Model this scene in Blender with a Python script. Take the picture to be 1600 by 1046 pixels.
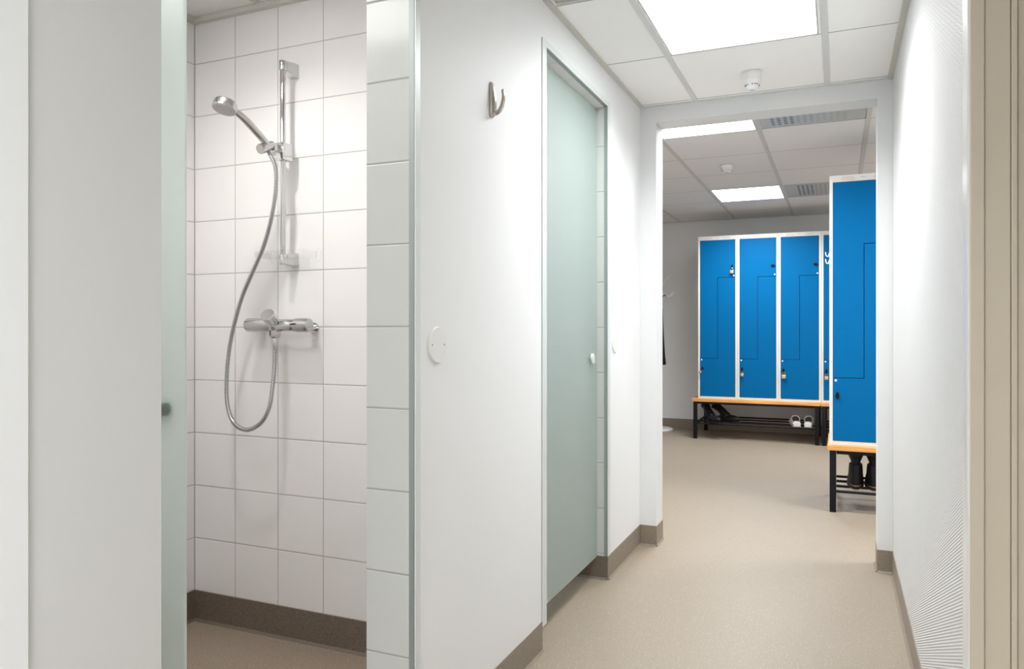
import bpy, bmesh, math, random
from mathutils import Vector, Matrix
random.seed(4)
for o in list(bpy.data.objects): bpy.data.objects.remove(o)
S = bpy.context.scene
COL = S.collection
PI = math.pi

# ------------------------------------------------------------------ camera
cd = bpy.data.cameras.new('camera'); cam = bpy.data.objects.new('camera', cd); COL.objects.link(cam)
cd.sensor_width = 36; cd.lens = 1168.3/1600*36; cd.clip_start = 0.02
cd.shift_y = -9.3/1600
H = 1.1094
cam.location = (0, 0, H); cam.rotation_euler = (PI/2, 0, math.radians(23.55))
S.camera = cam
# ------------------------------------------------------------------ world, exposure
w = bpy.data.worlds.new('world'); S.world = w; w.use_nodes = True
w.node_tree.nodes['Background'].inputs[0].default_value = (0.5, 0.53, 0.56, 1)
w.node_tree.nodes['Background'].inputs[1].default_value = 0.1
S.view_settings.view_transform = 'Standard'; S.view_settings.look = 'None'
S.view_settings.exposure = 0.12; S.view_settings.gamma = 1; S.view_settings.use_curve_mapping = False
LED = 17.3         # watts of the prismatic ceiling LED panels
LED_FAR = 27.0
SPREAD = 145
DOWN = 21.0        # watts of the small round shower spot

# ------------------------------------------------------------------ materials
def mat(name, col, rough=0.5, metal=0.0, **k):
    m = bpy.data.materials.new(name); m.use_nodes = True
    b = m.node_tree.nodes['Principled BSDF']
    b.inputs['Base Color'].default_value = (*col, 1); b.inputs['Roughness'].default_value = rough
    b.inputs['Metallic'].default_value = metal
    for a, v in k.items(): b.inputs[a.replace('_', ' ')].default_value = v
    nt = m.node_tree
    # faint procedural variation so that no surface is perfectly even
    tc = nt.nodes.new('ShaderNodeTexCoord'); nz = nt.nodes.new('ShaderNodeTexNoise'); nz.inputs['Scale'].default_value = 6
    mx = nt.nodes.new('ShaderNodeMix'); mx.data_type = 'RGBA'; mx.blend_type = 'MULTIPLY'
    cr = nt.nodes.new('ShaderNodeValToRGB'); cr.color_ramp.elements[0].color = (.95, .95, .95, 1); cr.color_ramp.elements[1].color = (1, 1, 1, 1)
    nt.links.new(tc.outputs['Object'], nz.inputs['Vector']); nt.links.new(nz.outputs['Fac'], cr.inputs[0])
    mx.inputs[0].default_value = 1; mx.inputs[6].default_value = (*col, 1)
    nt.links.new(cr.outputs[0], mx.inputs[7]); nt.links.new(mx.outputs[2], b.inputs['Base Color'])
    return m
def node(nt, t, **k):
    n = nt.nodes.new(t)
    for a, v in k.items(): setattr(n, a, v)
    return n
def mth(nt, op, a, b=None):
    n = node(nt, 'ShaderNodeMath', operation=op)
    for i, v in enumerate((a, b)):
        if v is None: continue
        if isinstance(v, (int, float)): n.inputs[i].default_value = v
        else: nt.links.new(v, n.inputs[i])
    return n.outputs[0]
def tile_mat(name, axes, col=(.83, .82, .81), grout=(.47, .455, .43)):
    """axes: list of (axis index, offset) with a joint every 0.2 m"""
    m = bpy.data.materials.new(name); m.use_nodes = True; nt = m.node_tree
    b = nt.nodes['Principled BSDF']; b.inputs['Roughness'].default_value = .14; b.inputs['Specular IOR Level'].default_value = .5
    g = node(nt, 'ShaderNodeNewGeometry'); s = node(nt, 'ShaderNodeSeparateXYZ'); nt.links.new(g.outputs['Position'], s.inputs[0])
    d = None
    for ax, off in axes:
        p = mth(nt, 'PINGPONG', mth(nt, 'SUBTRACT', s.outputs[ax], off), .1)
        d = p if d is None else mth(nt, 'MINIMUM', d, p)
    r = node(nt, 'ShaderNodeMapRange'); nt.links.new(d, r.inputs[0])
    r.inputs[1].default_value = .0012; r.inputs[2].default_value = .0021
    r2 = node(nt, 'ShaderNodeMapRange'); nt.links.new(d, r2.inputs[0]); r2.inputs[1].default_value = .001; r2.inputs[2].default_value = .0035
    nz = node(nt, 'ShaderNodeTexNoise'); nz.inputs['Scale'].default_value = 5; nt.links.new(g.outputs['Position'], nz.inputs['Vector'])
    cr = node(nt, 'ShaderNodeValToRGB'); e = cr.color_ramp.elements
    e[0].color = (*[c*.97 for c in col], 1); e[1].color = (*col, 1); nt.links.new(nz.outputs['Fac'], cr.inputs[0])
    mx = node(nt, 'ShaderNodeMix', data_type='RGBA'); nt.links.new(r.outputs[0], mx.inputs[0])
    mx.inputs[6].default_value = (*grout, 1); nt.links.new(cr.outputs[0], mx.inputs[7]); nt.links.new(mx.outputs[2], b.inputs['Base Color'])
    rr = node(nt, 'ShaderNodeMapRange'); nt.links.new(r.outputs[0], rr.inputs[0]); rr.inputs[3].default_value = .8; rr.inputs[4].default_value = .16
    nt.links.new(rr.outputs[0], b.inputs['Roughness'])
    bp = node(nt, 'ShaderNodeBump'); bp.inputs['Distance'].default_value = .0015; bp.inputs['Strength'].default_value = .6
    nt.links.new(r2.outputs[0], bp.inputs['Height']); nt.links.new(bp.outputs[0], b.inputs['Normal'])
    return m
def vinyl_mat(name, c1, c2, c3, rough=.42, scale=260):
    m = bpy.data.materials.new(name); m.use_nodes = True; nt = m.node_tree; b = nt.nodes['Principled BSDF']
    b.inputs['Roughness'].default_value = rough
    g = node(nt, 'ShaderNodeNewGeometry')
    n1 = node(nt, 'ShaderNodeTexNoise'); n1.inputs['Scale'].default_value = scale; n1.inputs['Detail'].default_value = 3
    v = node(nt, 'ShaderNodeTexVoronoi'); v.inputs['Scale'].default_value = scale*.42
    for n in (n1, v): nt.links.new(g.outputs['Position'], n.inputs['Vector'])
    cr = node(nt, 'ShaderNodeValToRGB'); e = cr.color_ramp.elements
    e[0].position = .36; e[0].color = (*c2, 1); e[1].position = .62; e[1].color = (*c1, 1); nt.links.new(n1.outputs['Fac'], cr.inputs[0])
    sp = mth(nt, 'LESS_THAN', v.outputs['Distance'], .22)
    mx = node(nt, 'ShaderNodeMix', data_type='RGBA'); nt.links.new(mth(nt, 'MULTIPLY', sp, .5), mx.inputs[0])
    nt.links.new(cr.outputs[0], mx.inputs[6]); mx.inputs[7].default_value = (*c3, 1)
    n2 = node(nt, 'ShaderNodeTexNoise'); n2.inputs['Scale'].default_value = 2.2; nt.links.new(g.outputs['Position'], n2.inputs['Vector'])
    c2_ = node(nt, 'ShaderNodeValToRGB'); c2_.color_ramp.elements[0].color = (.93, .93, .92, 1); nt.links.new(n2.outputs['Fac'], c2_.inputs[0])
    mm = node(nt, 'ShaderNodeMix', data_type='RGBA', blend_type='MULTIPLY'); mm.inputs[0].default_value = 1
    nt.links.new(mx.outputs[2], mm.inputs[6]); nt.links.new(c2_.outputs[0], mm.inputs[7]); nt.links.new(mm.outputs[2], b.inputs['Base Color'])
    return m
def plaster_mat(name, col, weave=False, rough=.55):
    m = bpy.data.materials.new(name); m.use_nodes = True; nt = m.node_tree; b = nt.nodes['Principled BSDF']
    b.inputs['Roughness'].default_value = rough; b.inputs['Specular IOR Level'].default_value = .3
    g = node(nt, 'ShaderNodeNewGeometry')
    n = node(nt, 'ShaderNodeTexNoise'); n.inputs['Scale'].default_value = 3; nt.links.new(g.outputs['Position'], n.inputs['Vector'])
    cr = node(nt, 'ShaderNodeValToRGB'); e = cr.color_ramp.elements; e[0].color = (*[c*.97 for c in col], 1); e[1].color = (*col, 1)
    nt.links.new(n.outputs['Fac'], cr.inputs[0]); nt.links.new(cr.outputs[0], b.inputs['Base Color'])
    bp = node(nt, 'ShaderNodeBump')
    if weave:      # glass-fibre wallpaper: fine slanting ribs
        s = node(nt, 'ShaderNodeSeparateXYZ'); nt.links.new(g.outputs['Position'], s.inputs[0])
        a = mth(nt, 'ADD', mth(nt, 'MULTIPLY', s.outputs[1], 850*.4), mth(nt, 'MULTIPLY', s.outputs[2], 850))
        h = mth(nt, 'SINE', a)
        a2 = mth(nt, 'ADD', mth(nt, 'MULTIPLY', s.outputs[1], 260), mth(nt, 'MULTIPLY', s.outputs[2], -520))
        h = mth(nt, 'ADD', h, mth(nt, 'MULTIPLY', mth(nt, 'SINE', a2), .4))
        nt.links.new(h, bp.inputs['Height']); bp.inputs['Distance'].default_value = .0006; bp.inputs['Strength'].default_value = .7
    else:
        n2 = node(nt, 'ShaderNodeTexNoise'); n2.inputs['Scale'].default_value = 130; nt.links.new(g.outputs['Position'], n2.inputs['Vector'])
        nt.links.new(n2.outputs['Fac'], bp.inputs['Height']); bp.inputs['Distance'].default_value = .0006; bp.inputs['Strength'].default_value = .25
    nt.links.new(bp.outputs[0], b.inputs['Normal'])
    return m
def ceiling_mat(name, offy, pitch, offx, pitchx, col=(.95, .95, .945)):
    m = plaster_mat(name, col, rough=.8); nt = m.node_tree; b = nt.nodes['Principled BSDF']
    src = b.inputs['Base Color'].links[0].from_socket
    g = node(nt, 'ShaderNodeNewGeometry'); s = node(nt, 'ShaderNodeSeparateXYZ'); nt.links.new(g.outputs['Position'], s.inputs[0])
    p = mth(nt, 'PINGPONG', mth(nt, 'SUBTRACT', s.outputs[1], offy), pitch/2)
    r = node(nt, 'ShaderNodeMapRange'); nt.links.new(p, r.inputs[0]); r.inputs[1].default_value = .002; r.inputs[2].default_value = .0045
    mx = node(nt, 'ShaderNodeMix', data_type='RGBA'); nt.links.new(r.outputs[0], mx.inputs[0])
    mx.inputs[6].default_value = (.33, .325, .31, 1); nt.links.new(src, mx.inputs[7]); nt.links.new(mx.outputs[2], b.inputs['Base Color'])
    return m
def emit_mat(name, col, st):
    m = bpy.data.materials.new(name); m.use_nodes = True; nt = m.node_tree
    for n in list(nt.nodes): nt.nodes.remove(n)
    e = node(nt, 'ShaderNodeEmission'); e.inputs[0].default_value = (*col, 1); e.inputs[1].default_value = st
    o = node(nt, 'ShaderNodeOutputMaterial'); nt.links.new(e.outputs[0], o.inputs[0]); return m
def frosted_mat(name):
    m = bpy.data.materials.new(name); m.use_nodes = True; nt = m.node_tree; b = nt.nodes['Principled BSDF']
    b.inputs['Base Color'].default_value = (.88, .95, .925, 1); b.inputs['Roughness'].default_value = .45
    b.inputs['Transmission Weight'].default_value = 1; b.inputs['IOR'].default_value = 1.3
    tr = node(nt, 'ShaderNodeBsdfTranslucent'); tr.inputs[0].default_value = (.80, .90, .87, 1)
    df = node(nt, 'ShaderNodeBsdfPrincipled'); df.inputs['Base Color'].default_value = (.70, .80, .775, 1); df.inputs['Roughness'].default_value = .5; df.inputs['Specular IOR Level'].default_value = .3
    a = node(nt, 'ShaderNodeMixShader'); a.inputs[0].default_value = .62; nt.links.new(tr.outputs[0], a.inputs[1]); nt.links.new(df.outputs[0], a.inputs[2])
    c = node(nt, 'ShaderNodeMixShader'); c.inputs[0].default_value = .30; nt.links.new(b.outputs[0], c.inputs[1]); nt.links.new(a.outputs[0], c.inputs[2])
    nt.links.new(c.outputs[0], nt.nodes['Material Output'].inputs[0]); return m
def wood_mat(name):
    m = bpy.data.materials.new(name); m.use_nodes = True; nt = m.node_tree; b = nt.nodes['Principled BSDF']; b.inputs['Roughness'].default_value = .35
    tc = node(nt, 'ShaderNodeTexCoord'); mp = node(nt, 'ShaderNodeMapping'); mp.inputs['Scale'].default_value = (1.5, 22, 22)
    nt.links.new(tc.outputs['Object'], mp.inputs[0]); n = node(nt, 'ShaderNodeTexNoise'); n.inputs['Scale'].default_value = 2.5; n.inputs['Detail'].default_value = 4
    nt.links.new(mp.outputs[0], n.inputs['Vector']); cr = node(nt, 'ShaderNodeValToRGB'); e = cr.color_ramp.elements
    e[0].position = .3; e[0].color = (.56, .25, .07, 1); e[1].position = .7; e[1].color = (.86, .45, .15, 1)
    nt.links.new(n.outputs['Fac'], cr.inputs[0]); nt.links.new(cr.outputs[0], b.inputs['Base Color']); return m

M = dict(
 wall=plaster_mat('wall paint', (.84, .85, .855)),
 wall_shaded=plaster_mat('shaded wall paint', (.75, .76, .765)),  # same paint as the corridor walls, its dimmer light put into the colour
 weave=plaster_mat('woven wallpaper', (.70, .70, .70), weave=True),
 panel=plaster_mat('grey white wall', (.68, .68, .67), rough=.4),  # for a greyer stretch of the left wall
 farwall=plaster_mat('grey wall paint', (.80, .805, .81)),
 tileX=tile_mat('wall tile across', [(0, -2.2446), (2, .1141)]),
 tileY=tile_mat('wall tile along', [(1, 2.127), (2, .1141)]),
 tileShade=tile_mat('shaded jamb tile', [(2, .1141)], col=(.58, .60, .58), grout=(.36, .36, .33)),  # same tile as the shower walls, jamb shade put into a darker colour
 tileL=tile_mat('wall tile lintel', [(1, 3.19)]),
 floor=vinyl_mat('speckled vinyl', (.345, .285, .218), (.255, .208, .156), (.52, .455, .365)),
 sfloor=vinyl_mat('shower vinyl', (.37, .295, .23), (.23, .18, .14), (.50, .42, .34), rough=.6),
 base=vinyl_mat('vinyl skirting', (.30, .25, .195), (.20, .165, .13), (.36, .31, .25)),
 sbase=vinyl_mat('dark vinyl skirting', (.20, .155, .12), (.12, .095, .075), (.28, .23, .18)),
 ceil=ceiling_mat('corridor ceiling board', 3.112, .637, 0, .6),
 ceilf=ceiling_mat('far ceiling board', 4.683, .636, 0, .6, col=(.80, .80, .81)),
 ceils=plaster_mat('shower ceiling board', (.82, .81, .79), rough=.8),
 grid=mat('ceiling grid enamel', (.62, .61, .56), .45),
 gridw=mat('white grid enamel', (.70, .71, .70), .45),
 alu=mat('brushed aluminium', (.36, .405, .385), .42, .5),
 flange=mat('white enamelled metal', (.72, .76, .76), .35, .1),
 beige=mat('beige door paint', (.62, .56, .455), .4),
 casing=mat('cream casing paint', (.80, .79, .77), .3),
 glass=frosted_mat('frosted green glass'),
 chrome=mat('chrome', (.67, .68, .69), .07, 1.0),
 satin=mat('satin chrome', (.56, .555, .54), .22, 1.0),
 nickel=mat('brushed nickel', (.50, .47, .42), .25, 1.0),
 hose=mat('steel hose', (.58, .58, .585), .2, 1.0),
 grey=mat('grey plastic', (.45, .45, .44), .4),
 nozzle=mat('nozzle plate', (.55, .55, .53), .45),
 white=mat('white plastic', (.83, .83, .82), .35),
 black=mat('black enamel', (.006, .006, .008), .45, Specular_IOR_Level=.2),
 rubber=mat('black leather', (.010, .010, .011), .5, Specular_IOR_Level=.25),
 blue=mat('blue locker enamel', (.0, .118, .315), .42, Specular_IOR_Level=.08),
 body=mat('off white locker enamel', (.68, .665, .63), .4),
 dark=mat('dark void', (.03, .03, .03), .8),
 slot=mat('vent slot', (.06, .05, .04), .7),
 slotl=mat('vent slot light', (.40, .38, .33), .6),
 ventm=mat('vent plate', (.52, .53, .50), .3, .2),
 brass=mat('brass', (.75, .58, .30), .3, .8),
 steel=mat('steel', (.5, .5, .52), .25, 1.0),
 red=mat('red dot', (.5, .02, .03), .4),
 tan=mat('tan sole line', (.30, .17, .10), .6),
 clog=mat('pale grey rubber', (.62, .61, .58), .5),
 clogin=mat('grey lining', (.05, .05, .05), .8),
 lining=mat('tag plastic', (.8, .85, .9), .4),
 wood=wood_mat('varnished pine'),
 led=emit_mat('led panel', (.97, .99, 1.0), 6.0), ledf=emit_mat('far led panel', (.96, .99, 1.0), 8.0),
 bulb=emit_mat('shower lamp', (1.0, .97, .94), 60.0), leds=emit_mat('shower fill panel', (1.0, .99, .98), 9.0), ledfill2=emit_mat('second shower fill panel', (.99, 1.0, .99), 3.4),  # both shower panels are added light sources out of view
)
kb = M['knob'] = bpy.data.materials.new('clear glass knob'); kb.use_nodes = True
b = kb.node_tree.nodes['Principled BSDF']; b.inputs['Base Color'].default_value = (.93, .97, .96, 1); b.inputs['Roughness'].default_value = .12
b.inputs['Transmission Weight'].default_value = .35; b.inputs['IOR'].default_value = 1.35
pm = M['clear'] = bpy.data.materials.new('clear acrylic'); pm.use_nodes = True; nt = pm.node_tree
gl = node(nt, 'ShaderNodeBsdfGlossy'); gl.inputs['Roughness'].default_value = .05
tp = node(nt, 'ShaderNodeBsdfTransparent'); tp.inputs[0].default_value = (.97, .975, .975, 1)
fr = node(nt, 'ShaderNodeLayerWeight'); fr.inputs[0].default_value = .25
ms = node(nt, 'ShaderNodeMixShader'); nt.links.new(mth(nt, 'ADD', mth(nt, 'MULTIPLY', mth(nt, 'POWER', fr.outputs['Facing'], 3.0), .22), .03), ms.inputs[0]); nt.links.new(tp.outputs[0], ms.inputs[1]); nt.links.new(gl.outputs[0], ms.inputs[2])
nt.links.new(ms.outputs[0], nt.nodes['Material Output'].inputs[0])
def dot_mat(name, col, dark, mask):
    """sheet metal with punched holes; mask: list of (x pitch, z/y axis, pitch, x range, other range, radius, dark)"""
    m = bpy.data.materials.new(name); m.use_nodes = True; nt = m.node_tree; b = nt.nodes['Principled BSDF']; b.inputs['Roughness'].default_value = .35
    tc = node(nt, 'ShaderNodeTexCoord'); s = node(nt, 'ShaderNodeSeparateXYZ'); nt.links.new(tc.outputs['Object'], s.inputs[0])
    prev = None
    for (px, x0, x1, ax, pz, z0, z1, rad, dk) in mask:
        a = mth(nt, 'PINGPONG', mth(nt, 'SUBTRACT', s.outputs[0], x0), px/2); c = mth(nt, 'PINGPONG', mth(nt, 'SUBTRACT', s.outputs[ax], z0), pz/2)
        r2 = mth(nt, 'ADD', mth(nt, 'MULTIPLY', a, a), mth(nt, 'MULTIPLY', c, c))
        k = mth(nt, 'LESS_THAN', r2, rad*rad)
        for ou, lo, hi in ((s.outputs[0], x0-px/2, x1+px/2), (s.outputs[ax], z0-pz/2, z1+pz/2)):
            k = mth(nt, 'MULTIPLY', k, mth(nt, 'GREATER_THAN', ou, lo)); k = mth(nt, 'MULTIPLY', k, mth(nt, 'LESS_THAN', ou, hi))
        mx = node(nt, 'ShaderNodeMix', data_type='RGBA'); nt.links.new(k, mx.inputs[0]); mx.inputs[7].default_value = (*dk, 1)
        if prev is None: mx.inputs[6].default_value = (*col, 1)
        else: nt.links.new(prev, mx.inputs[6])
        prev = mx.outputs[2]
    nt.links.new(prev, b.inputs['Base Color']); return m

# ------------------------------------------------------------------ mesh helpers
class MB:
    def __init__(s): s.b = bmesh.new()
    def box(s, x0, x1, y0, y1, z0, z1, bev=0):
        r = bmesh.ops.create_cube(s.b, size=1)
        vs = r['verts']
        for v in vs: v.co = Vector(((x0+x1)/2+v.co.x*(x1-x0), (y0+y1)/2+v.co.y*(y1-y0), (z0+z1)/2+v.co.z*(z1-z0)))
        if bev:
            es = list({e for v in vs for e in v.link_edges})
            bmesh.ops.bevel(s.b, geom=es, offset=bev, segments=2, affect='EDGES', profile=.6)
        return s
    def ring(s, c, n, u, ru, rv=None, seg=24):
        rv = ru if rv is None else rv
        n = n.normalized(); a = (u - n*u.dot(n)).normalized(); t = n.cross(a)
        return [s.b.verts.new(c + a*ru*math.cos(2*PI*i/seg) + t*rv*math.sin(2*PI*i/seg)) for i in range(seg)]
    def bridge(s, A, B):
        k = len(A)
        for i in range(k): s.b.faces.new((A[i], A[(i+1) % k], B[(i+1) % k], B[i]))
    def loft(s, rings, cap=True):
        for A, B in zip(rings, rings[1:]): s.bridge(A, B)
        if cap:
            s.b.faces.new(list(reversed(rings[0]))); s.b.faces.new(rings[-1])
        return s
    def lathe(s, p0, p1, prof, seg=28, cap=True):
        """prof: (t in 0..1 along p0->p1, radius)"""
        p0 = Vector(p0); p1 = Vector(p1); n = p1-p0; u = Vector((1, 0, 0)) if abs(n.normalized().x) < .9 else Vector((0, 1, 0))
        return s.loft([s.ring(p0+n*t, n, u, max(r, 1e-4), seg=seg) for t, r in prof], cap)
    def cyl(s, p0, p1, r, r2=None, seg=24, bev=0):
        r2 = r if r2 is None else r2
        if bev:
            L = (Vector(p1)-Vector(p0)).length; e = bev/L
            return s.lathe(p0, p1, [(0, r-bev), (e*.3, r-bev*.3), (e, r), (1-e, r2), (1-e*.3, r2-bev*.3), (1, r2-bev)], seg)
        return s.lathe(p0, p1, [(0, r), (1, r2)], seg)
    def tube(s, pts, r, seg=12, rfun=None, rv=None):
        pts = [Vector(p) for p in pts]; rings = []; u = None
        for i, p in enumerate(pts):
            t = (pts[min(i+1, len(pts)-1)]-pts[max(i-1, 0)]).normalized()
            if u is None: u = Vector((1, 0, 0)) if abs(t.x) < .8 else Vector((0, 0, 1))
            u = (u-t*u.dot(t)).normalized()
            rr = rfun(i) if rfun else r
            rings.append(s.ring(p, t, u, rr, rv*rr/r if rv else None, seg))
        return s.loft(rings)
    def poly(s, pts, axis, d0, d1):
        """extrude a 2D outline; axis 1 = pts are (x,z), extruded y d0..d1; axis 0 = (y,z); axis 2 = (x,y)"""
        def P(p, d): return {0: (d, p[0], p[1]), 1: (p[0], d, p[1]), 2: (p[0], p[1], d)}[axis]
        A = [s.b.verts.new(P(p, d0)) for p in pts]; B = [s.b.verts.new(P(p, d1)) for p in pts]
        s.b.faces.new(A); s.b.faces.new(list(reversed(B)))
        k = len(A)
        for i in range(k): s.b.faces.new((A[i], B[i], B[(i+1) % k], A[(i+1) % k]))
        return s
    def ball(s, c, rx, ry=None, rz=None, seg=20):
        ry = rx if ry is None else ry; rz = rx if rz is None else rz
        r = bmesh.ops.create_uvsphere(s.b, u_segments=seg, v_segments=seg//2+2, radius=1)
        for v in r['verts']: v.co = Vector((c[0]+v.co.x*rx, c[1]+v.co.y*ry, c[2]+v.co.z*rz))
        return s
    def torus(s, c, n, R, r, seg=32, u=(0, 0, 1)):
        c = Vector(c); n = Vector(n).normalized(); a = Vector(u); a = (a-n*a.dot(n)).normalized(); t = n.cross(a); rings = []
        for i in range(seg):
            q = 2*PI*i/seg; d = a*math.cos(q)+t*math.sin(q); rings.append(s.ring(c+d*R, t*math.cos(q)-a*math.sin(q), n, r, seg=10))
        for i in range(seg): s.bridge(rings[i], rings[(i+1) % seg])
        return s
    def build(s, name, m, parent=None, bevel=0, smooth=None):
        bmesh.ops.recalc_face_normals(s.b, faces=s.b.faces)
        me = bpy.data.meshes.new(name); s.b.to_mesh(me); s.b.free(); o = bpy.data.objects.new(name, me); COL.objects.link(o)
        me.materials.append(M[m] if isinstance(m, str) else m)
        for p in me.polygons: p.use_smooth = True
        try: me.set_sharp_from_angle(angle=math.radians(smooth or 35))
        except Exception: pass
        if parent: o.parent = parent
        if bevel:
            b = o.modifiers.new('bevel', 'BEVEL'); b.width = bevel; b.segments = 2; b.limit_method = 'ANGLE'
        return o
def catmull(pts, n):
    P = [Vector(p) for p in pts]; P = [P[0]*2-P[1]]+P+[P[-1]*2-P[-2]]; out = []
    for i in range(1, len(P)-2):
        for k in range(n):
            t = k/n; a, b, c, d = P[i-1:i+3]
            out.append(.5*((2*b)+(c-a)*t+(2*a-5*b+4*c-d)*t*t+(3*b-a-3*c+d)*t**3))
    out.append(P[-2]); return out
def even(pts, step):
    out = [pts[0]]; acc = 0; last = pts[0]
    for p in pts[1:]:
        seg = (p-last).length
        while acc+seg >= step:
            last = last.lerp(p, (step-acc)/seg); out.append(last.copy()); seg = (p-last).length; acc = 0
        acc += seg; last = p
    return out
def thing(name, label, cat, loc=(0, 0, 0), rz=0, group=None):
    o = bpy.data.objects.new(name, None); COL.objects.link(o); o.empty_display_size = .05
    o.location = loc; o.rotation_euler = (0, 0, rz); tag(o, label, cat, group); return o
def tag(o, label, cat, group=None):
    o['label'] = label; o['category'] = cat
    if group: o['group'] = group
    return o
def struct(name, mb, m, parent=None, bevel=0):
    o = mb.build(name, m, parent, bevel)
    if not parent: o['kind'] = 'structure'
    return o
KIDS = {}
def copy_tree(o, parent=None):
    c = o.copy(); COL.objects.link(c); c.parent = parent
    for ch in [k for k in bpy.data.objects if k.parent == o]: copy_tree(ch, c)
    return c

# ------------------------------------------------------------------ dimensions
XL, XR = -.9315, .228            # corridor walls
XP, XQ, XI = -.968, -1.003, -1.069   # outer skin back, inner skin front, tiled inner face of the partition
YE, YF, YW = 3.783, 3.93, 8.40   # end wall front and back, far wall
ZC, ZF, ZS = 2.244, 2.30, 2.285  # ceilings
SX = -2.245                      # outer shower wall
D1a, D1b, D2a, D2b = .822, 1.5524, 2.432, 3.19   # shower door openings
ZL = 2.09                        # door lintel underside
OL, OR, OH = -.8475, .1655, 2.1585               # opening to the locker room
YB = -1.6

# ------------------------------------------------------------------ floor
struct('floor', MB().box(XI, 1.1, YB, YF, -.05, 0).box(-3.4, 3.2, YF, YW+.1, -.05, 0), 'floor')
struct('floor', MB().box(SX-.1, XI, .3, YE+.147, -.05, 0), 'sfloor')
# ------------------------------------------------------------------ ceilings
def ceil(x0, x1, y0, y1, z, m, holes):
    """a ceiling board field with holes left for lights and vents"""
    xs = sorted({x0, x1, *[h[0] for h in holes], *[h[1] for h in holes]}); ys = sorted({y0, y1, *[h[2] for h in holes], *[h[3] for h in holes]})
    mb = MB()
    for a, b_ in zip(xs, xs[1:]):
        for c, d in zip(ys, ys[1:]):
            if any(h[0] <= (a+b_)/2 <= h[1] and h[2] <= (c+d)/2 <= h[3] for h in holes): continue
            mb.box(a, b_, c, d, z, z+.03)
    mb.box(x0-.02, x1+.02, y0, y1, z+.07, z+.1)
    return struct('ceiling', mb, m)
LC = [(-.634, -.0675, 2.51, 3.106), (-.634, -.0675, -1.25, -.65)]       # corridor LED panels; the rear one is an added fill light
VC = [(-.905, -.66, 1.84, 2.470)]
ceil(XL, XR, YB, YE, ZC, 'ceil', LC+VC)
LF = [(-1.005, -.445, 4.05, 4.68), (-1.005, -.445, 6.595, 7.23), (.9, 1.46, 4.05, 4.68), (.9, 1.46, 6.595, 7.23)]
VF = [(-.415, .145, 4.05, 4.68), (-.415, .145, 6.595, 7.23)]
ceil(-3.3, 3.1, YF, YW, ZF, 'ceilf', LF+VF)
ceil(SX, XI, .35, YE, ZS, 'ceils', [])
n = 0
def trim(mb, m, bevel=0):
    global n
    n += 1; return struct('trim_%d' % n, mb, m, bevel=bevel)
# T-bars of the corridor ceiling, edge angles along its walls
for x in (-.648, -.046): trim(MB().box(x-.012, x+.012, YB, YE-.02, ZC-.004, ZC-.0005), 'gridw')
trim(MB().box(XL, XL+.022, YB, YE, ZC-.006, ZC-.0005), 'grid')
trim(MB().box(XR-.022, XR, YB, YE, ZC-.006, ZC-.0005), 'grid')
trim(MB().box(XL+.022, XR-.022, YE-.012, YE, ZC-.005, ZC-.0005), 'gridw')
for i in range(-3, 7):
    x = -1.022+.59*i if i < 3 else -1.022+.59*i
    if x < 3.05: trim(MB().box(x-.0125, x+.0125, YF, YW-.02, ZF-.004, ZF-.0005), 'grid')
trim(MB().box(-3.3, 3.1, YW-.02, YW, ZF-.006, ZF-.0005), 'grid')
trim(MB().box(SX+.02, XI, 2.127-.022, 2.127, ZS-.020, ZS-.001), 'grid')
trim(MB().box(SX, SX+.022, .45, 2.127, ZS-.020, ZS-.001), 'grid')
for x in (-2.245+.33,): trim(MB().box(x-.012, x+.012, .45, 2.10, ZS-.004, ZS-.0005), 'grid')

# ------------------------------------------------------------------ walls
def part_wall(x0, x1, segs, top=ZC+.06):
    mb = MB()
    for y0, y1, z0, z1 in segs: mb.box(x0, x1, y0, y1, z0, z1)
    return mb
# corridor skin of the partition
struct('wall_left', part_wall(XP, XL, [(1.5734, D2a-.0435, 0, ZC+.06), (3.205, YE, 0, ZC+.06), (.822, 1.5734, ZL+.018, ZC+.06), (D2a-.0435, 3.205, ZL+.018, ZC+.06)]), 'wall')
struct('wall_left_darker', part_wall(XP, XL, [(.615, .819, 0, ZC+.06)]), 'panel')  # stretch of the left wall, set darker by its base colour alone
struct('wall_left_rear', MB().box(XP, XL+.004, YB, .615, 0, ZC+.06), 'wall')
# shower side skin of the partition, tiled
struct('wall_shower_inner', part_wall(XI, XQ, [(.45, .822, 0, ZS), (D1b, D2a, 0, ZS), (D2b, YE, 0, ZS), (.822, D1b, ZL, ZS), (D2a, D2b, ZL, ZS)]), 'tileY')
# tiled jambs and lintels
struct('wall_jamb', MB().box(XI+.001, -.947, D1b-.001, D1b+.012, .1, ZL-.001), 'tileShade')
struct('wall_jamb_far', MB().box(XI+.001, -.947, D2b-.001, D2b+.012, .103, ZL-.001), 'tileShade')
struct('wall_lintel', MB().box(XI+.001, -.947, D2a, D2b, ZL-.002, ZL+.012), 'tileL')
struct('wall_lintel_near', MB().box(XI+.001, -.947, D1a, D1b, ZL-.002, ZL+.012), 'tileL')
# shower room walls
struct('wall_shower_divider', MB().box(SX, XI-.001, 2.127, 2.187, 0, ZS), 'tileX')
struct('wall_shower_front', MB().box(SX, XI-.001, .35, .45, 0, ZS), 'tileX')
struct('wall_shower_outer', MB().box(SX-.1, SX, .35, YE, 0, ZS), 'tileY')
struct('wall_shower_back', MB().box(SX, XI-.001, YE-.04, YE, 0, ZS), 'tileX')
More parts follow.
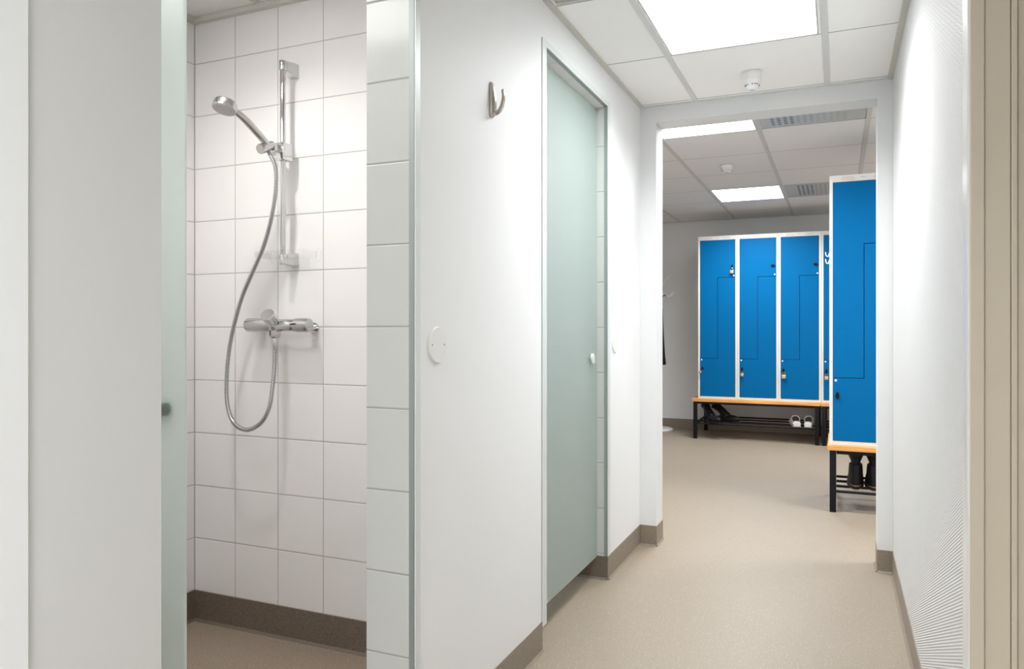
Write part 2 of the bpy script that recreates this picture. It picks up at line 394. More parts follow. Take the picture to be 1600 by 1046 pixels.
# corridor right wall with its door recess
struct('wall_right', MB().box(XR, XR+.25, 1.62, YE, 0, ZC+.06).box(XR, XR+.25, .60, 1.62, 2.13, ZC+.06).box(XR, XR+.25, YB, .60, 0, ZC+.06), 'weave')
trim(MB().box(XR-.012, XR+.0, 1.578, 1.640, 0, 2.19), 'casing', bevel=.005)
trim(MB().box(XR-.012, XR+.0, .55, 1.578, 2.13, 2.19), 'casing', bevel=.005)
trim(MB().box(XR-.008, XR+.0145, 1.574, 1.62, 0, 2.14).box(XR+.015, XR+.055, 1.578, 1.62, 0, 2.14).box(XR+.0555, XR+.065, 1.575, 1.62, 0, 2.14)
     .box(XR+.0655, XR+.16, 1.582, 1.62, 0, 2.14), 'beige', bevel=.002)
trim(MB().box(XR+.05, XR+.24, .60, .64, 0, 2.14).box(XR+.0, XR+.16, .64, 1.57, 2.10, 2.14), 'beige', bevel=.002)
d = struct('door_3', MB().box(XR+.16, XR+.20, .64, 1.60, .005, 2.10), 'beige', bevel=.003)
MB().cyl((XR+.16, .75, 1.05), (XR+.115, .75, 1.05), .01).cyl((XR+.118, .75, 1.05), (XR+.118, .87, 1.05), .009).build('door_handle', 'satin', d)
# end wall with opening
struct('wall_end', MB().box(-1.0, OL, YE, YF, 0, ZF+.06).box(OR, .5, YE, YF, 0, ZF+.06).box(OL, OR, YE, YF, OH, ZF+.06), 'wall_shaded')
struct('wall_rear', MB().box(XL-.1, 1.0, YB-.1, YB, 0, ZC+.06), 'wall')
# locker room
struct('wall_far', MB().box(-3.4, 3.2, YW, YW+.1, 0, ZF+.06), 'farwall')
struct('wall_far_left', MB().box(-3.4, -3.3, YF, YW, 0, ZF+.06), 'farwall')
struct('wall_far_right', MB().box(3.1, 3.2, YF, YW, 0, ZF+.06), 'farwall')
struct('wall_far_front', MB().box(-3.3, -1.0, YF-.1, YF, 0, ZF+.06).box(.5, 3.1, YF-.1, YF, 0, ZF+.06), 'farwall')

# ------------------------------------------------------------------ skirtings (coved vinyl turned up the wall)
def skirt_x(mb, x0, x1, y, s, h=.103, t=.003):     # runs along X, wall face at y, s = +1 when the room lies toward +y
    c = .009
    mb.poly([(y, 0), (y, h), (y+s*t, h), (y+s*t, c), (y+s*(t+.004), c*.5), (y+s*(t+c*.6), .002), (y+s*(t+c), 0)], 0, x0, x1)
def skirt_y(mb, y0, y1, x, s, h=.103, t=.003):
    c = .009
    mb.poly([(x, 0), (x, h), (x+s*t, h), (x+s*t, c), (x+s*(t+.004), c*.5), (x+s*(t+c*.6), .002), (x+s*(t+c), 0)], 1, y0, y1)
mb = MB(); skirt_y(mb, 1.5734, D2a-.040, XL, 1); skirt_y(mb, D2b+.001, YE-.003, XL, 1); struct('baseboard_left', mb, 'base')
mb = MB(); skirt_x(mb, XL+.003, OL, YE, -1); skirt_y(mb, YE-.003, YF, OL, 1); struct('baseboard_opening_left', mb, 'base')
mb = MB(); skirt_x(mb, OR, XR-.003, YE, -1); skirt_y(mb, YE-.003, YF, OR, -1); struct('baseboard_opening_right', mb, 'base')
mb = MB(); skirt_y(mb, 1.645, YE, XR, -1); struct('baseboard_right', mb, 'base')
mb = MB(); skirt_x(mb, -3.3, 3.1, YW, -1); skirt_y(mb, YF, YW, -3.3, 1); skirt_y(mb, YF, YW, 3.1, -1); struct('baseboard_far', mb, 'base')
mb = MB(); skirt_x(mb, SX, XI, 2.127, -1, .1141); skirt_y(mb, .45, 2.127, SX, 1, .1141); skirt_y(mb, D1b, 2.127, XI, -1, .1141)
skirt_x(mb, SX, XI, .45, 1, .1141); struct('baseboard_shower', mb, 'sbase')
mb = MB(); skirt_x(mb, XI, XL, D2b+.002, -1, .103); skirt_x(mb, XI, XL, D1b, -1, .103); struct('baseboard_jamb', mb, 'sbase')
mb = MB(); skirt_x(mb, SX, XI, 2.187, 1, .1141); skirt_y(mb, 2.187, YE-.04, SX, 1, .1141); skirt_x(mb, SX, XI, YE-.04, -1, .1141); struct('baseboard_shower_far', mb, 'sbase')


# ------------------------------------------------------------------ metal frames of the shower doors
def door_frame(y0, y1, near=True, zb=.085, w0=.040, w1=.0386):
    mb = MB()
    # linings facing the opening
    mb.box(-.947, XL, y1-.001, y1+.013, .1035, ZL+.012)
    mb.box(-.947, XL, y0, y1, ZL-.001, ZL+.013)
    if near: mb.box(-.947, XL, y0-.013, y0, zb, ZL+.013)
    trim(mb, 'alu')
    f = MB()
    f.box(XL-.001, XL+.0035, y1-.001, y1+w1-.003, .104, ZL-.001)
    f.box(XL-.001, XL+.0035, y0-(w0 if near else 0), y1+w1-.003, ZL-.001, ZL+.021)
    if near: f.box(XL-.001, XL+.0035, y0-w0, y0, zb, ZL-.001)
    trim(f, 'flange')
door_frame(D1a, D1b, near=False, w1=.024)
door_frame(D2a, D2b)

# ------------------------------------------------------------------ frosted glass sliding doors
def glass_door(name, y0, y1, yk, yi):
    d = struct(name, MB().box(-.991, -.979, y0, y1, .098, 2.078), 'glass', bevel=.0015)
    MB().lathe((-.979, yk, .979), (-.965, yk, .979), [(0, .011), (.3, .011), (.4, .022), (.9, .022), (1, .018)]).build('door_handle', 'knob', d)
    MB().lathe((-.991, yi, .979), (-1.0, yi, .979), [(0, .011), (.5, .011), (.55, .022), (.9, .022), (1, .018)]).build('door_handle', 'knob', d)
    return d
glass_door('door_1', .13, .912, .822, .876)
glass_door('door_2', 2.38, D2b-.003, 3.098, 3.098)

# ------------------------------------------------------------------ lights
def led(x0, x1, y0, y1, z, m, label, watts=0):
    t = thing('ceiling_light', label, 'ceiling light', ((x0+x1)/2, (y0+y1)/2, z), group='square LED ceiling panels')
    a, b_ = (x1-x0)/2-.001, (y1-y0)/2-.001
    MB().box(-a+.006, a-.006, -b_+.006, b_-.006, .003, .02).build('diffuser', m, t)
    f = MB().box(-a, -a+.005, -b_, b_, -.001, .03).box(a-.005, a, -b_, b_, -.001, .03).box(-a, a, -b_, -b_+.005, -.001, .03).box(-a, a, b_-.005, b_, -.001, .03)
    f.build('frame', 'gridw', t)
    if watts:
        ld = bpy.data.lights.new('panel_light', 'AREA'); ld.shape = 'RECTANGLE'; ld.size = 2*a-.012; ld.size_y = 2*b_-.012
        ld.energy = watts; ld.color = (.97, .99, 1.0); ld.spread = math.radians(SPREAD)
        lo = bpy.data.objects.new('panel_light', ld); COL.objects.link(lo); lo.parent = t; lo.location = (0, 0, .0025)
    return t
led(*LC[0], ZC, 'led', 'largest white ceiling light panel, over the near corridor', LED)
led(*LC[1], ZC, 'led', 'added fill light panel behind the viewer above the near corridor end, out of view', LED*2.2)  # unseen fill added to brighten the near corridor
led(*LF[0], ZF, 'ledf', 'white ceiling light panel just beyond the opening header', LED_FAR)
led(*LF[1], ZF, 'ledf', 'farthest ceiling light panel, above and left of the far lockers', LED_FAR)
led(*LF[2], ZF, 'ledf', 'ceiling light panel in the right half of the locker room, front one', LED_FAR)
led(*LF[3], ZF, 'ledf', 'ceiling light panel in the right half of the locker room, back one', LED_FAR)
led(-1.95, -1.35, .55, 1.15, ZS-.026, 'leds', 'added square fill panel in the front part of the open shower ceiling, out of view')  # added soft source that lifts the ambient light in the shower
led(-2.15, -1.55, 2.65, 3.25, ZS-.026, 'ledfill2', 'added square light panel, unseen, in the ceiling of the closed shower cubicle')  # unseen source put in to light the closed glass from behind
def downlight(x, y, m, label, r=.045):
    t = thing('shower_lamp', label, 'ceiling light', (x, y, ZS-.001))
    MB().lathe((0, 0, 0), (0, 0, -.012), [(0, r+.02), (.6, r+.02), (1, r+.008)]).build('rim', 'white', t)
    MB().lathe((0, 0, -.0125), (0, 0, -.016), [(0, r), (1, r*.96)]).build('diffuser', m, t)
    ld = bpy.data.lights.new('spot', 'SPOT'); ld.energy = DOWN; ld.color = (1, .97, .94); ld.shadow_soft_size = .028; ld.spot_size = math.radians(150); ld.spot_blend = 1.0
    lo = bpy.data.objects.new('spot', ld); COL.objects.link(lo); lo.parent = t; lo.location = (0, 0, -.055)
downlight(-1.70, 1.58, 'bulb', 'small round lamp in the ceiling over the open shower')

# ------------------------------------------------------------------ vents
def vent(x0, x1, y0, y1, z, label, rows, cols, px, sx, depth):
    t = thing('ceiling_vent', label, 'ceiling vent', ((x0+x1)/2, (y0+y1)/2, z), group='perforated ceiling vent plates')
    a, b_ = (x1-x0)/2-.001, (y1-y0)/2-.001
    dk, lt, fa = (.05, .042, .033), (.30, .27, .22), (.42, .40, .36)
    py = depth/rows; y0_ = -(rows-1)/2*py; y1_ = (rows-1)/2*py; rd = .0115
    m = dot_mat('perforated vent plate', (.52, .53, .50), None, [(sx, px, px+3*sx, 1, py, y0_, y1_, rd, dk), (sx, px+4*sx, px+6*sx, 1, py, y0_, y1_, rd*.8, lt), (sx, px+7*sx, px+(cols-1)*sx, 1, py, y0_, y1_, rd*.8, fa)])
    MB().box(-a, a, -b_, b_, .002, .012).build('perforated_plate', m, t)
    return t
vent(*VF[0], ZF, 'perforated metal ceiling vent beside the light just beyond the opening', 14, 12, -.21, .0345, .56)
vent(*VF[1], ZF, 'perforated metal ceiling vent right of the farthest ceiling light', 14, 12, -.17, .0345, .50)
t = thing('ceiling_vent', 'beige ceiling hatch plate cut off by the top edge, left corner of the corridor ceiling', 'ceiling vent', (-.78, 2.155, ZC))
MB().box(-.118, .118, -.30, .292, .004, .014).build('plate', 'grid', t)
MB().box(-.124, .119, .294, .3145, .022, .028).box(-.1245, -.1185, -.31, .294, .022, .028).build('gap', 'dark', t)

# ------------------------------------------------------------------ smoke detectors
def smoke(x, y, z, s, label, sz=1.0):
    t = thing('smoke_detector', label, 'smoke detector', (x, y, z-.001), group='white smoke detectors'); t.scale = (1, 1, sz)
    MB().lathe((0, 0, 0), (0, 0, -.034*s), [(0, .046*s), (.1, .048*s), (.75, .0475*s), (.95, .045*s), (1, .042*s)], 40).build('base', 'white', t)
    MB().lathe((0, 0, -.0345*s), (0, 0, -.078*s), [(0, .045*s), (.2, .044*s), (.5, .037*s), (.56, .033*s), (.64, .0315*s), (.9, .025*s), (1, .022*s)], 40).build('cap', 'white', t)
    mb = MB()
    for k in range(16):
        if k % 4 == 3: continue
        q = 2*PI*k/16+.12; r = .0352*s; zz = -.0585*s
        mb.ball((r*math.cos(q), r*math.sin(q), zz), .0036*s, .0036*s, .0022*s, 8)
    mb.build('slot', 'dark', t)
    MB().lathe((0, 0, -.0775*s), (0, 0, -.080*s), [(0, .008*s), (1, .006*s)], 14).build('indicator', 'grey', t)
smoke(-.347, 3.455, ZC, .84, 'white smoke detector on the corridor ceiling before the opening header', 1.2)
smoke(-.742, 5.62, ZF, 1.05, 'smaller-looking smoke detector on the locker room ceiling between two light panels', .62)

# ------------------------------------------------------------------ cover plates and wall hook on the left wall
def cover(y, z, r, label):
    t = thing('cover_plate', label, 'cover plate', (XL, y, z), group='round blank cover plates on the left wall')
    MB().lathe((0, 0, 0), (.0045, 0, 0), [(0, r), (.6, r), (1, r-.0015)], 48).build('disc', 'white', t)
    for s in (-1, 1): MB().lathe((.0045, s*.031, 0), (.0052, s*.031, 0), [(0, .003), (1, .0026)], 12).build('screw', 'grey', t)
cover(1.6613, 1.0683, .046, 'round white cover plate with two screws, beside the open shower')
cover(3.305, 1.051, .050, 'round white cover plate between closed glass door and opening')
t = thing('wall_hook', 'brushed metal single coat hook on the white left wall', 'hook', (XL, 1.984, 1.779))
mb = MB(); prof = []
for z, w, dx in ((.052, .008, .004), (.046, .0115, .008), (.02, .015, .014), (-.01, .0155, .016), (-.035, .014, .013), (-.046, .0125, .009), (-.052, .008, .004)):
    prof.append((z, w, dx))
rings = []
for z, w_, dx in prof: rings.append([mb.b.verts.new(p) for p in ((0, -w_, z), (dx*.55, -w_, z), (dx, -w_*.45, z), (dx, w_*.45, z), (dx*.55, w_, z), (0, w_, z))])
mb.loft(rings); mb.build('backplate', 'nickel', t, bevel=.001)
arm = catmull([(.006, 0, -.036), (.014, .0, -.041), (.026, .0, -.034), (.036, .0, -.016), (.0395, .0, .006), (.038, 0, .022)], 8)
MB().tube(arm, .0055, 14, rfun=lambda i: .0068-.0022*i/40, rv=.0085).ball((.038, 0, .023), .0045, .0068, .005, 12).build('hook_arm', 'nickel', t)

# ------------------------------------------------------------------ shower fittings
YT = 2.127
t = thing('shower_rail', 'vertical chrome riser rail on the white tiled shower wall', 'shower rail', (-1.771, YT, 1.34))
MB().cyl((0, -.060, .012), (0, -.060, .682), .0098, bev=.001).build('rail', 'chrome', t)
for zc, s in ((.682, 1), (.012, -1)):
    mb = MB()
    mb.cyl((0, -.060, zc-.014*s), (0, -.060, zc+.020*s), .0125, bev=.0015)
    # tapering arm from the rail to the wall
    w0, w1 = .012, .021
    z0, z1 = (zc-.012, zc+.019) if s > 0 else (zc-.018, zc+.014)
    lo = -.026 if s > 0 else -.022; hi = .022 if s > 0 else .024
    ra = [mb.b.verts.new(p) for p in ((-.008, -.056, z0), (.0115, -.056, z0), (.0115, -.056, z1), (-.008, -.056, z1))]
    rb = [mb.b.verts.new(p) for p in ((-.011, -.020, zc+lo), (.020, -.020, zc+lo), (.020, -.020, zc+hi), (-.011, -.020, zc+hi))]
    rc = [mb.b.verts.new(p) for p in ((-.011, 0, zc+lo), (.020, 0, zc+lo), (.020, 0, zc+hi), (-.011, 0, zc+hi))]
    mb.loft([ra, rb, rc]); mb.build('bracket', 'chrome', t, bevel=.001)
sl = MB().box(-.013, .024, -.086, -.038, .352, .412, .004).build('slider', 'chrome', t)
MB().lathe((-.017, -.062, .386), (-.034, -.066, .388), [(0, .012), (.2, .0165), (.9, .0165), (1, .0145)]).build('slider_knob', 'chrome', sl)
MB().lathe((-.006, -.105, .400), (-.010, -.162, .372), [(0, .013), (.25, .016), (.8, .0175), (.95, .0175), (1, .016)]).box(-.014, .010, -.112, -.075, .378, .402, .003).build('holder', 'satin', sl)

# hand shower, points out of the wall and up
t = thing('hand_shower', 'satin chrome hand shower resting in its holder, round head up left', 'hand shower', (-1.777, 1.985, 1.742))
base = Vector((0, 0, 0)); head = Vector((-.018, -.165, .085))
path = catmull([(0, .024, -.020), (0, 0, 0), (-.002, -.040, .025), (-.005, -.085, .052), (-.009, -.122, .069), (-.011, -.148, .078)], 10)
rf = lambda i: .0105+.0022*math.sin(PI*min(1, i/len(path)*1.1))**2
MB().tube(path, .011, 20, rfun=rf).build('handle', 'satin', t)
hn = Vector((-.02, -.30, -.95)).normalized(); hc = Vector((-.0115, -.168, .077))
MB().lathe(hc-hn*.017, hc+hn*.014, [(0, .026), (.12, .0335), (.3, .0365), (.92, .0385), (1, .0375)], 44).build('head', 'satin', t)
fp = MB().lathe(hc+hn*.0141, hc+hn*.0165, [(0, .035), (.7, .035), (1, .033)], 44).build('spray_face', 'nozzle', t)
mb = MB()
hx = Vector((1, 0, 0)); hx = (hx-hn*hx.dot(hn)).normalized(); hy = hn.cross(hx)
for k, rr in ((1, 0), (6, .008), (12, .016), (18, .0235), (24, .0300)):
    for i in range(k):
        q = 2*PI*i/k; c = hc+hn*.0166+hx*rr*math.cos(q)+hy*rr*math.sin(q); mb.cyl(c, c+hn*.0012, .0013, seg=6)
mb.build('nozzles', 'grey', fp)

# corrugated hose
hp = [(-1.780, 1.995, 1.724), (-1.774, 2.004, 1.705), (-1.756, 2.012, 1.662), (-1.757, 2.017, 1.598), (-1.769, 2.02, 1.534), (-1.79, 2.025, 1.47), (-1.826, 2.03, 1.388), (-1.876, 2.035, 1.308), (-1.924, 2.04, 1.231),
 (-1.956, 2.04, 1.152), (-1.98, 2.04, 1.072), (-1.99, 2.035, .993), (-1.991, 2.03, .913), (-1.983, 2.025, .846), (-1.958, 2.02, .791), (-1.915, 2.015, .762), (-1.866, 2.015, .760),
 (-1.82, 2.02, .789), (-1.797, 2.03, .84), (-1.797, 2.045, .907), (-1.802, 2.06, .973), (-1.806, 2.067, 1.0405)]
hpts = even(catmull(hp, 12), .00135)
o = MB().tube(hpts, .0075, 12, rfun=lambda i: (.0084, .0084, .0060, .0060)[i % 4]).build('shower_hose', 'hose', smooth=50)
tag(o, 'ribbed steel shower hose hanging in a long loop', 'shower hose')

# thermostatic mixer
t = thing('shower_mixer', 'horizontal chrome shower mixer tap with angled centre knob', 'shower mixer', (-1.806, YT, 1.122))
y = -.060
MB().cyl((-.121, y, 0), (-.006, y, 0), .0245, bev=.003, seg=40).build('body', 'satin', t)
MB().cyl((-.01, y, -.001), (.090, y, -.001), .0215, bev=.002, seg=40).ball((0, y, 0), .027, .027, .026).build('valve_body', 'chrome', t)
k = MB().lathe((0, y, .0), (.013, y-.054, .036), [(0, .022), (.25, .0185), (.45, .0185), (.5, .0235), (.97, .0235), (1, .0215)], 40).build('diverter_knob', 'chrome', t)
h = MB().lathe((.0915, y, -.001), (.1525, y, -.001), [(0, .0235), (.1, .0245), (.8, .0245), (.95, .0225), (1, .019)], 40).build('temperature_handle', 'satin', t)
MB().box(.088, .110, y-.0262, y-.022, .001, .0050).build('pointer', 'black', h)
MB().lathe((.082, y-.0205, .0005), (.082, y-.0225, .0005), [(0, .0022), (1, .002)], 12).build('temperature_mark', 'red', t)
MB().cyl((.124, y+.015, -.010), (.126, 0, -.010), .0115).lathe((.126, -.006, -.010), (.126, 0, -.010), [(0, .018), (1, .0185)]).build('wall_union', 'chrome', t)
MB().cyl((-.100, y+.015, -.004), (-.100, 0, -.004), .0115).lathe((-.100, -.006, -.004), (-.100, 0, -.004), [(0, .018), (1, .0185)]).build('wall_union', 'chrome', t)
MB().lathe((0, y, -.012), (0, y, -.046), [(0, .0195), (.3, .0185), (.33, .0195), (.85, .0195), (1, .0165)], 8).build('outlet_nut', 'chrome', t)
MB().lathe((0, y, -.0465), (0, y, -.082), [(0, .0115), (.1, .0125), (.9, .0095), (1, .008)], 24).build('hose_connector', 'chrome', t)

# clear shelf on the lower bracket
t = thing('shower_caddy', 'clear plastic soap shelf around the lower rail bracket', 'shower caddy', (-1.765, YT, 1.345))
mb = MB()
mb.box(-.112, .10, -.083, -.004, .012, .015)
mb.box(-.112, .10, -.083, -.0805, .0155, .035).box(-.112, -.1095, -.0800, -.004, .0155, .035).box(.0975, .10, -.0800, -.004, .0155, .035)
mb.build('tray', 'clear', t, bevel=.0008)
mb = MB().box(-.060, .078, -.0225, -.020, -.028, .011)
mb.build('back_panel', 'clear', t)
for s in (-.085, .115):
    lp = [Vector((s+.011*math.cos(q), -.02, .018+.024*math.sin(q)*(1 if math.sin(q) > 0 else .9))) for q in [2*PI*i/24 for i in range(25)]]
    MB().tube(lp, .0016, 8).build('hook_loop', 'clear', t)

# ------------------------------------------------------------------ lockers
LW, LH, LD = .3835, 1.628, .55
g_ = .0018
UP = [(-.170, 1.586), (.170, 1.586), (.170, 1.21+g_), (.0-g_, 1.21+g_), (.0-g_, .403+g_), (-.170, .403+g_)]
LO = [(.170, 1.21-g_), (.170, .024), (-.170, .024), (-.170, .403-g_), (g_, .403-g_), (g_, 1.21-g_)]
def latch(parent, x, z, horizontal):
    a, b_ = (.021, .012) if horizontal else (.012, .024)
    MB().poly([(x-a, z), (x-a*.45, z+b_*.75), (x, z+b_), (x+a*.45, z+b_*.75), (x+a, z), (x+a*.45, z-b_*.75), (x, z-b_), (x-a*.45, z-b_*.75)], 1, -.016, -.003).build('latch', 'black', parent, bevel=.002)
M['holes'] = dot_mat('punched locker head', (.68, .665, .63), None, [(.0088, s_*.088-.0308, s_*.088+.0308, 2, .017, 1.5985, 1.6155, .0019, (.20, .10, .06)) for s_ in (-1, 1)]
    + [(.0088, s_*.088-.0352, s_*.088+.0352, 2, .0088, 1.607, 1.607, .0019, (.20, .10, .06)) for s_ in (-1, 1)])
def locker(loc, label, up_h=True, lo_h=False, group='two-door steel lockers with blue fronts'):
    t = thing('locker', label, 'locker', loc, group=group)
    a = LW/2-.0008
    mb = MB().box(-a, a, .012, LD, 0, LH)                          # carcass
    mb.box(-a, -.172, -.001, .012, 0, LH).box(.172, a, -.001, .012, 0, LH)
    mb.box(-.172, .172, -.001, .012, 1.588, LH).box(-.172, .172, -.001, .012, 0, .022)
    mb.build('cabinet', 'body', t)
    MB().box(-.1715, .1715, .009, .0119, .0225, 1.5875).build('door_gap', 'dark', t)
    u = MB().poly(UP, 1, -.003, .009).build('door', 'blue', t, bevel=.0012)
    l = MB().poly(LO, 1, -.003, .009).build('door', 'blue', t, bevel=.0012)
    latch(u, .142, 1.315, up_h); latch(l, -.146, .297, lo_h)
    MB().lathe((.158, -.003, 1.228), (.158, -.0045, 1.228), [(0, .0072), (1, .0066)], 16).build('number_tag', 'lining', u)
    MB().lathe((-.155, -.003, .388), (-.155, -.0045, .388), [(0, .0072), (1, .0066)], 16).build('number_tag', 'lining', l)
    MB().box(-.150, .150, -.0016, -.0008, 1.5935, 1.6205).build('vent_strip', M['holes'], t)
    MB().poly([(-.022, 1.612), (-.010, 1.6125), (.012, 1.6115), (.022, 1.613), (.010, 1.6090), (-.008, 1.607), (-.018, 1.6065), (-.013, 1.609)], 1, -.0018, -.001).build('maker_mark', 'grey', t)
    return t
YK = 7.675; ZB = .4075
X1 = -1.295+LW/2
lab = ['blue-fronted locker at the left end of the far row, padlock on its upper door',
       'blue-fronted locker second from left in the far row, small brass padlock below',
       'blue-fronted locker third from left in the far row, brass padlock on lower door',
       'far-row locker mostly hidden behind the near locker, narrow blue strip showing']
for i in range(4): locker((X1+i*LW, YK, ZB), lab[i], up_h=(i != 0))
locker((.1435, 4.935, ZB), 'large near locker with blue doors, cut off by the right side of the opening', lo_h=False)

def padlock(x, y, z, m, label, s=1.0, tilt=0):
    t = thing('padlock', label, 'padlock', (x, y, z), group='padlocks on the far lockers'); t.rotation_euler = (0, tilt, 0)
    MB().box(-.0145*s, .0145*s, -.011, -.001, -.030*s, 0, .003).build('body', m, t)
    sh = [(-.009*s, -.006, -.001), (-.009*s, -.006, .010)]+[(-.009*s*math.cos(q), -.006, .010+.011*math.sin(q)) for q in [PI*i/8 for i in range(1, 8)]]+[(.009*s, -.006, .010), (.009*s, -.006, -.001)]
    MB().tube(sh, .0022, 8).build('shackle', 'steel', t)
    MB().lathe((0, -.006, -.030*s), (0, -.006, -.0306*s), [(0, .003), (1, .0028)], 8).build('keyhole', 'black', t)
yk = YK-.018
padlock(X1+.139, yk, ZB+1.282, 'brass', 'brass padlock hanging at the top of the leftmost locker', 1.15)
padlock(X1+LW-.146, yk, ZB+.262, 'brass', 'small brass padlock low on the second locker from left', 1.0)
padlock(X1+2*LW-.142, yk, ZB+.258, 'brass', 'brass padlock low on the third locker from left', 1.3)
padlock(X1+3*LW-.146, yk, ZB+.250, 'brass', 'pale padlock low on the partly hidden fourth locker', 1.1)
padlock(X1-.158, yk, ZB+.268, 'steel', 'open steel padlock dangling askew low on the leftmost locker', .8, tilt=.9)

# ------------------------------------------------------------------ benches
def bench(x0, y0, length, label, depth=.56, rz=.125):
    t = thing('bench', label, 'bench', (x0, y0, 0), group='black steel benches with pine tops')
    MB().box(0, length, 0, depth, .374, .4065, .003).build('bench_top', 'wood', t)
    a = .036
    for lx in (.012, length-.012-a):
        for ly in (.012, depth-.012-a): MB().box(lx, lx+a, ly, ly+a, 0, .3735, .002).build('leg', 'black', t)
    MB().box(.05, length-.05, .016, .040, .352, .3735).box(.05, length-.05, depth-.040, depth-.016, .352, .3735).box(.02, .04, .05, depth-.05, .352, .3735).box(length-.04, length-.02, .05, depth-.05, .352, .3735).build('frame', 'black', t)
    for k in range(4):
        yy = .030+k*(depth-.06)/3
        MB().cyl((.049, yy, rz), (length-.049, yy, rz), .0085, seg=12).build('rack_bar', 'black', t)
    MB().box(.022, .040, .05, depth-.05, rz-.01, rz+.01).build('rack_bracket', 'black', t)
    MB().box(length-.040, length-.022, .05, depth-.05, rz-.01, rz+.01).build('rack_bracket', 'black', t)
    return t
bench(-1.350, 7.640, 1.1985, 'long pine-topped bench with black legs under the far lockers', .72, .155)
bench(-.1495, 7.640, 1.1985, 'bench continuing the far row, mostly hidden behind the near locker', .72, .155)
bench(-.0580, 4.900, 1.2, 'near pine-topped bench with shoe rack, at the right of the opening')

# ------------------------------------------------------------------ footwear
def boot_near(x, label):
    """heel toward the viewer, toe away"""
    t = thing('boot', label, 'boot', (x, 4.965, .1345), group='black boots on the near bench rack')
    mb = MB(); out = []
    def outline(k, w):
        pts = []
        for i in range(28):
            q = 2*PI*i/28; c, s = math.cos(q), math.sin(q)
            yy = .145-.145*c; wid = w*(.80 if yy < .08 else .80+.20*math.sin(min(1, (yy-.08)/.13)*PI/2))*(1 if yy < .22 else 1-((yy-.22)/.07)**2*.15)
            pts.append((wid*s, yy*k+.145*(1-k)))
        return pts
    s0 = MB().poly(outline(1.0, .050), 2, 0, .020); s0.build('sole', 'rubber', t, bevel=.003)
    MB().poly(outline(1.012, .0515), 2, .0205, .0255).poly(outline(1.004, .0505), 2, .0010, .0030).build('welt', 'tan', t)
    # upper: horizontal rings from the sole to the cuff
    rings = []
    for z, yc, ry, rx in ((.026, .145, .140, .046), (.045, .142, .138, .046), (.065, .128, .122, .044), (.085, .105, .098, .041), (.105, .085, .078, .0405), (.130, .077, .070, .039), (.148, .076, .066, .037), (.153, .074, .056, .0275), (.163, .074, .055, .027), (.180, .074, .060, .034), (.20, .074, .066, .042), (.216, .074, .068, .043)):
        rings.append([mb.b.verts.new((rx*math.sin(2*PI*i/28), yc-ry*math.cos(2*PI*i/28), z)) for i in range(28)])
    mb.loft(rings).build('upper', 'rubber', t)
    MB().torus((0, .006, .193), (0, -1, 0), .012, .003, 20).box(-.010, .010, .000, .008, .205, .230, .003).build('pull_loop', 'rubber', t)
boot_near(.100, 'black boot standing heel out on the near bench rack, left one')
boot_near(.200, 'black boot standing heel out on the near bench rack, beside the opening edge')

def boot_far(x, y, lean, label, rz):
    t = thing('boot', label, 'boot', (x, y, .1645), rz, group='dark boots slumped on the far bench rack')
    MB().poly([(.135*math.cos(2*PI*i/24)+.06, .046*math.sin(2*PI*i/24)) for i in range(24)], 2, 0, .018).build('sole', 'rubber', t, bevel=.003)
    foot = MB().ball((.062, 0, .040), .128, .044, .038).ball((0, 0, .06), .062, .044, .05)
    foot.build('foot', 'rubber', t)
    p = catmull([(.01, 0, .055), (-.02, 0, .090), (-.055, 0, .120), (-lean, .01, .150), (-lean-.02, .01, .163)], 6)
    MB().tube(p, .043, 18, rfun=lambda i: .048-.012*math.sin(PI*i/len(p))).build('shaft', 'rubber', t)
boot_far(-1.185, 7.745, .10, 'dark boot slumped left under the far bench, nearest its left leg', -.9)
boot_far(-1.045, 7.80, .12, 'dark boot leaning left under the far bench, second from its left leg', -.55)

def clog(x, rz, label):
    """heel toward the viewer"""
    t = thing('clog', label, 'clog', (x, 7.675, .1645), rz, group='pale clogs on the far bench rack')
    mb = MB(); rings = []
    n_ = 24
    # length runs along +y; upper shell rings along y, closed toe, open at the heel half
    for yy, w_, h_ in ((.0, .030, .045), (.012, .037, .052), (.04, .040, .050), (.075, .041, .050), (.10, .043, .058), (.13, .046, .070), (.17, .048, .072), (.21, .044, .055), (.24, .032, .038), (.255, .012, .02)):
        rings.append([mb.b.verts.new((w_*math.cos(2*PI*i/n_), yy, h_*.5+h_*.5*math.sin(2*PI*i/n_))) for i in range(n_)])
    mb.loft(rings).build('body', 'clog', t)
    # tall instep opening: rim and dark inside seen over the low heel
    c = (0, .085, .066); nrm = (0, -.80, .60)
    MB().torus(c, nrm, .0385, .0055, 32).build('rim', 'clog', t)
    nv = Vector(nrm).normalized()
    MB().lathe(Vector(c)-nv*.010, Vector(c)-nv*.004, [(0, .034), (1, .037)], 28).build('lining', 'clogin', t)
    MB().box(-.036, .036, .0, .235, -.006+.006, .008, .003).build('sole', 'clog', t)
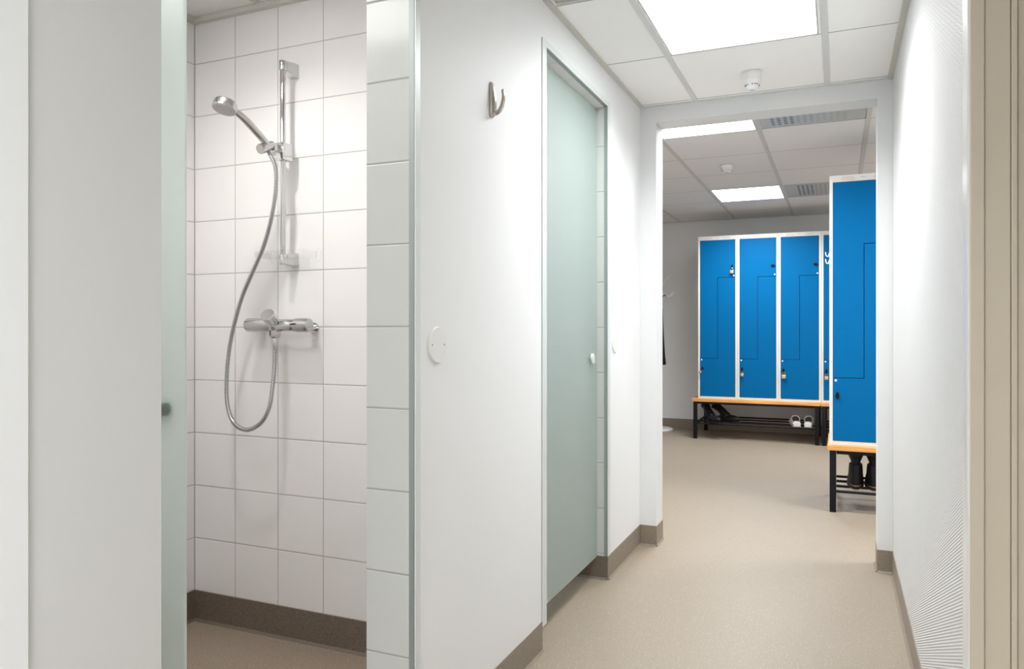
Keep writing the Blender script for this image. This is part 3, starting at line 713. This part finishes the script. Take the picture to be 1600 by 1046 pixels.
clog(-.358, .22, 'pale grey clog, left of the pair on the far bench rack')
clog(-.262, -.05, 'pale grey clog, right of the pair on the far bench rack')

# ------------------------------------------------------------------ coat stand behind the left side of the opening
t = thing('coat_stand', 'white coat stand by the far wall, half hidden by the opening edge', 'coat stand', (-1.835, 8.17, 0))
MB().lathe((0, 0, 0), (0, 0, .022), [(0, .185), (.5, .185), (.9, .17), (1, .13)], 48).build('base', 'white', t)
MB().cyl((0, 0, .02), (0, 0, 1.72), .016).ball((0, 0, 1.73), .022).build('pole', 'white', t)
for k in range(6):
    q = 2*PI*k/6-.25
    def P(r, z): return (r*math.cos(q), r*math.sin(q), z)
    MB().tube(catmull([P(.012, 1.56), P(.06, 1.50), P(.12, 1.465), P(.175, 1.462), P(.205, 1.485)], 6), .0075, 10).ball(P(.206, 1.489), .011).build('lower_hook', 'white', t)
    MB().tube(catmull([P(.012, 1.55), P(.07, 1.58), P(.10, 1.62), P(.125, 1.655), P(.165, 1.668)], 6), .006, 10).build('upper_hook', 'white', t)
t = thing('umbrella', 'black folded item hanging from the coat stand at the opening edge', 'umbrella', (-1.737, 8.02, .72))
MB().lathe((0, 0, 0), (0, 0, .62), [(0, .040), (.02, .046), (.15, .036), (.5, .022), (.97, .012), (1, .006)], 16).build('folded_canopy', 'rubber', t)
MB().tube(catmull([(0, 0, .62), (0, 0, .69), (.010, .0, .735), (.03, .01, .75), (.045, .01, .735)], 6), .005, 10).build('handle', 'rubber', t)

# hooks on the side of the near locker
def side_hook(z, label):
    t = thing('coat_hook', label, 'hook', (-.0475, 5.22, z), group='white hooks on the side of the near locker')
    MB().box(-.003, 0, -.011, .011, -.02, .022, .001).build('backplate', 'white', t)
    MB().tube(catmull([(-.003, 0, .004), (-.008, 0, -.014), (-.016, 0, -.016), (-.023, 0, -.006), (-.025, 0, .012)], 6), .0036, 10).build('hook_arm', 'white', t)
side_hook(1.590, 'small white hook on the near locker side, upper one')
side_hook(1.545, 'small white hook on the near locker side, lower one')
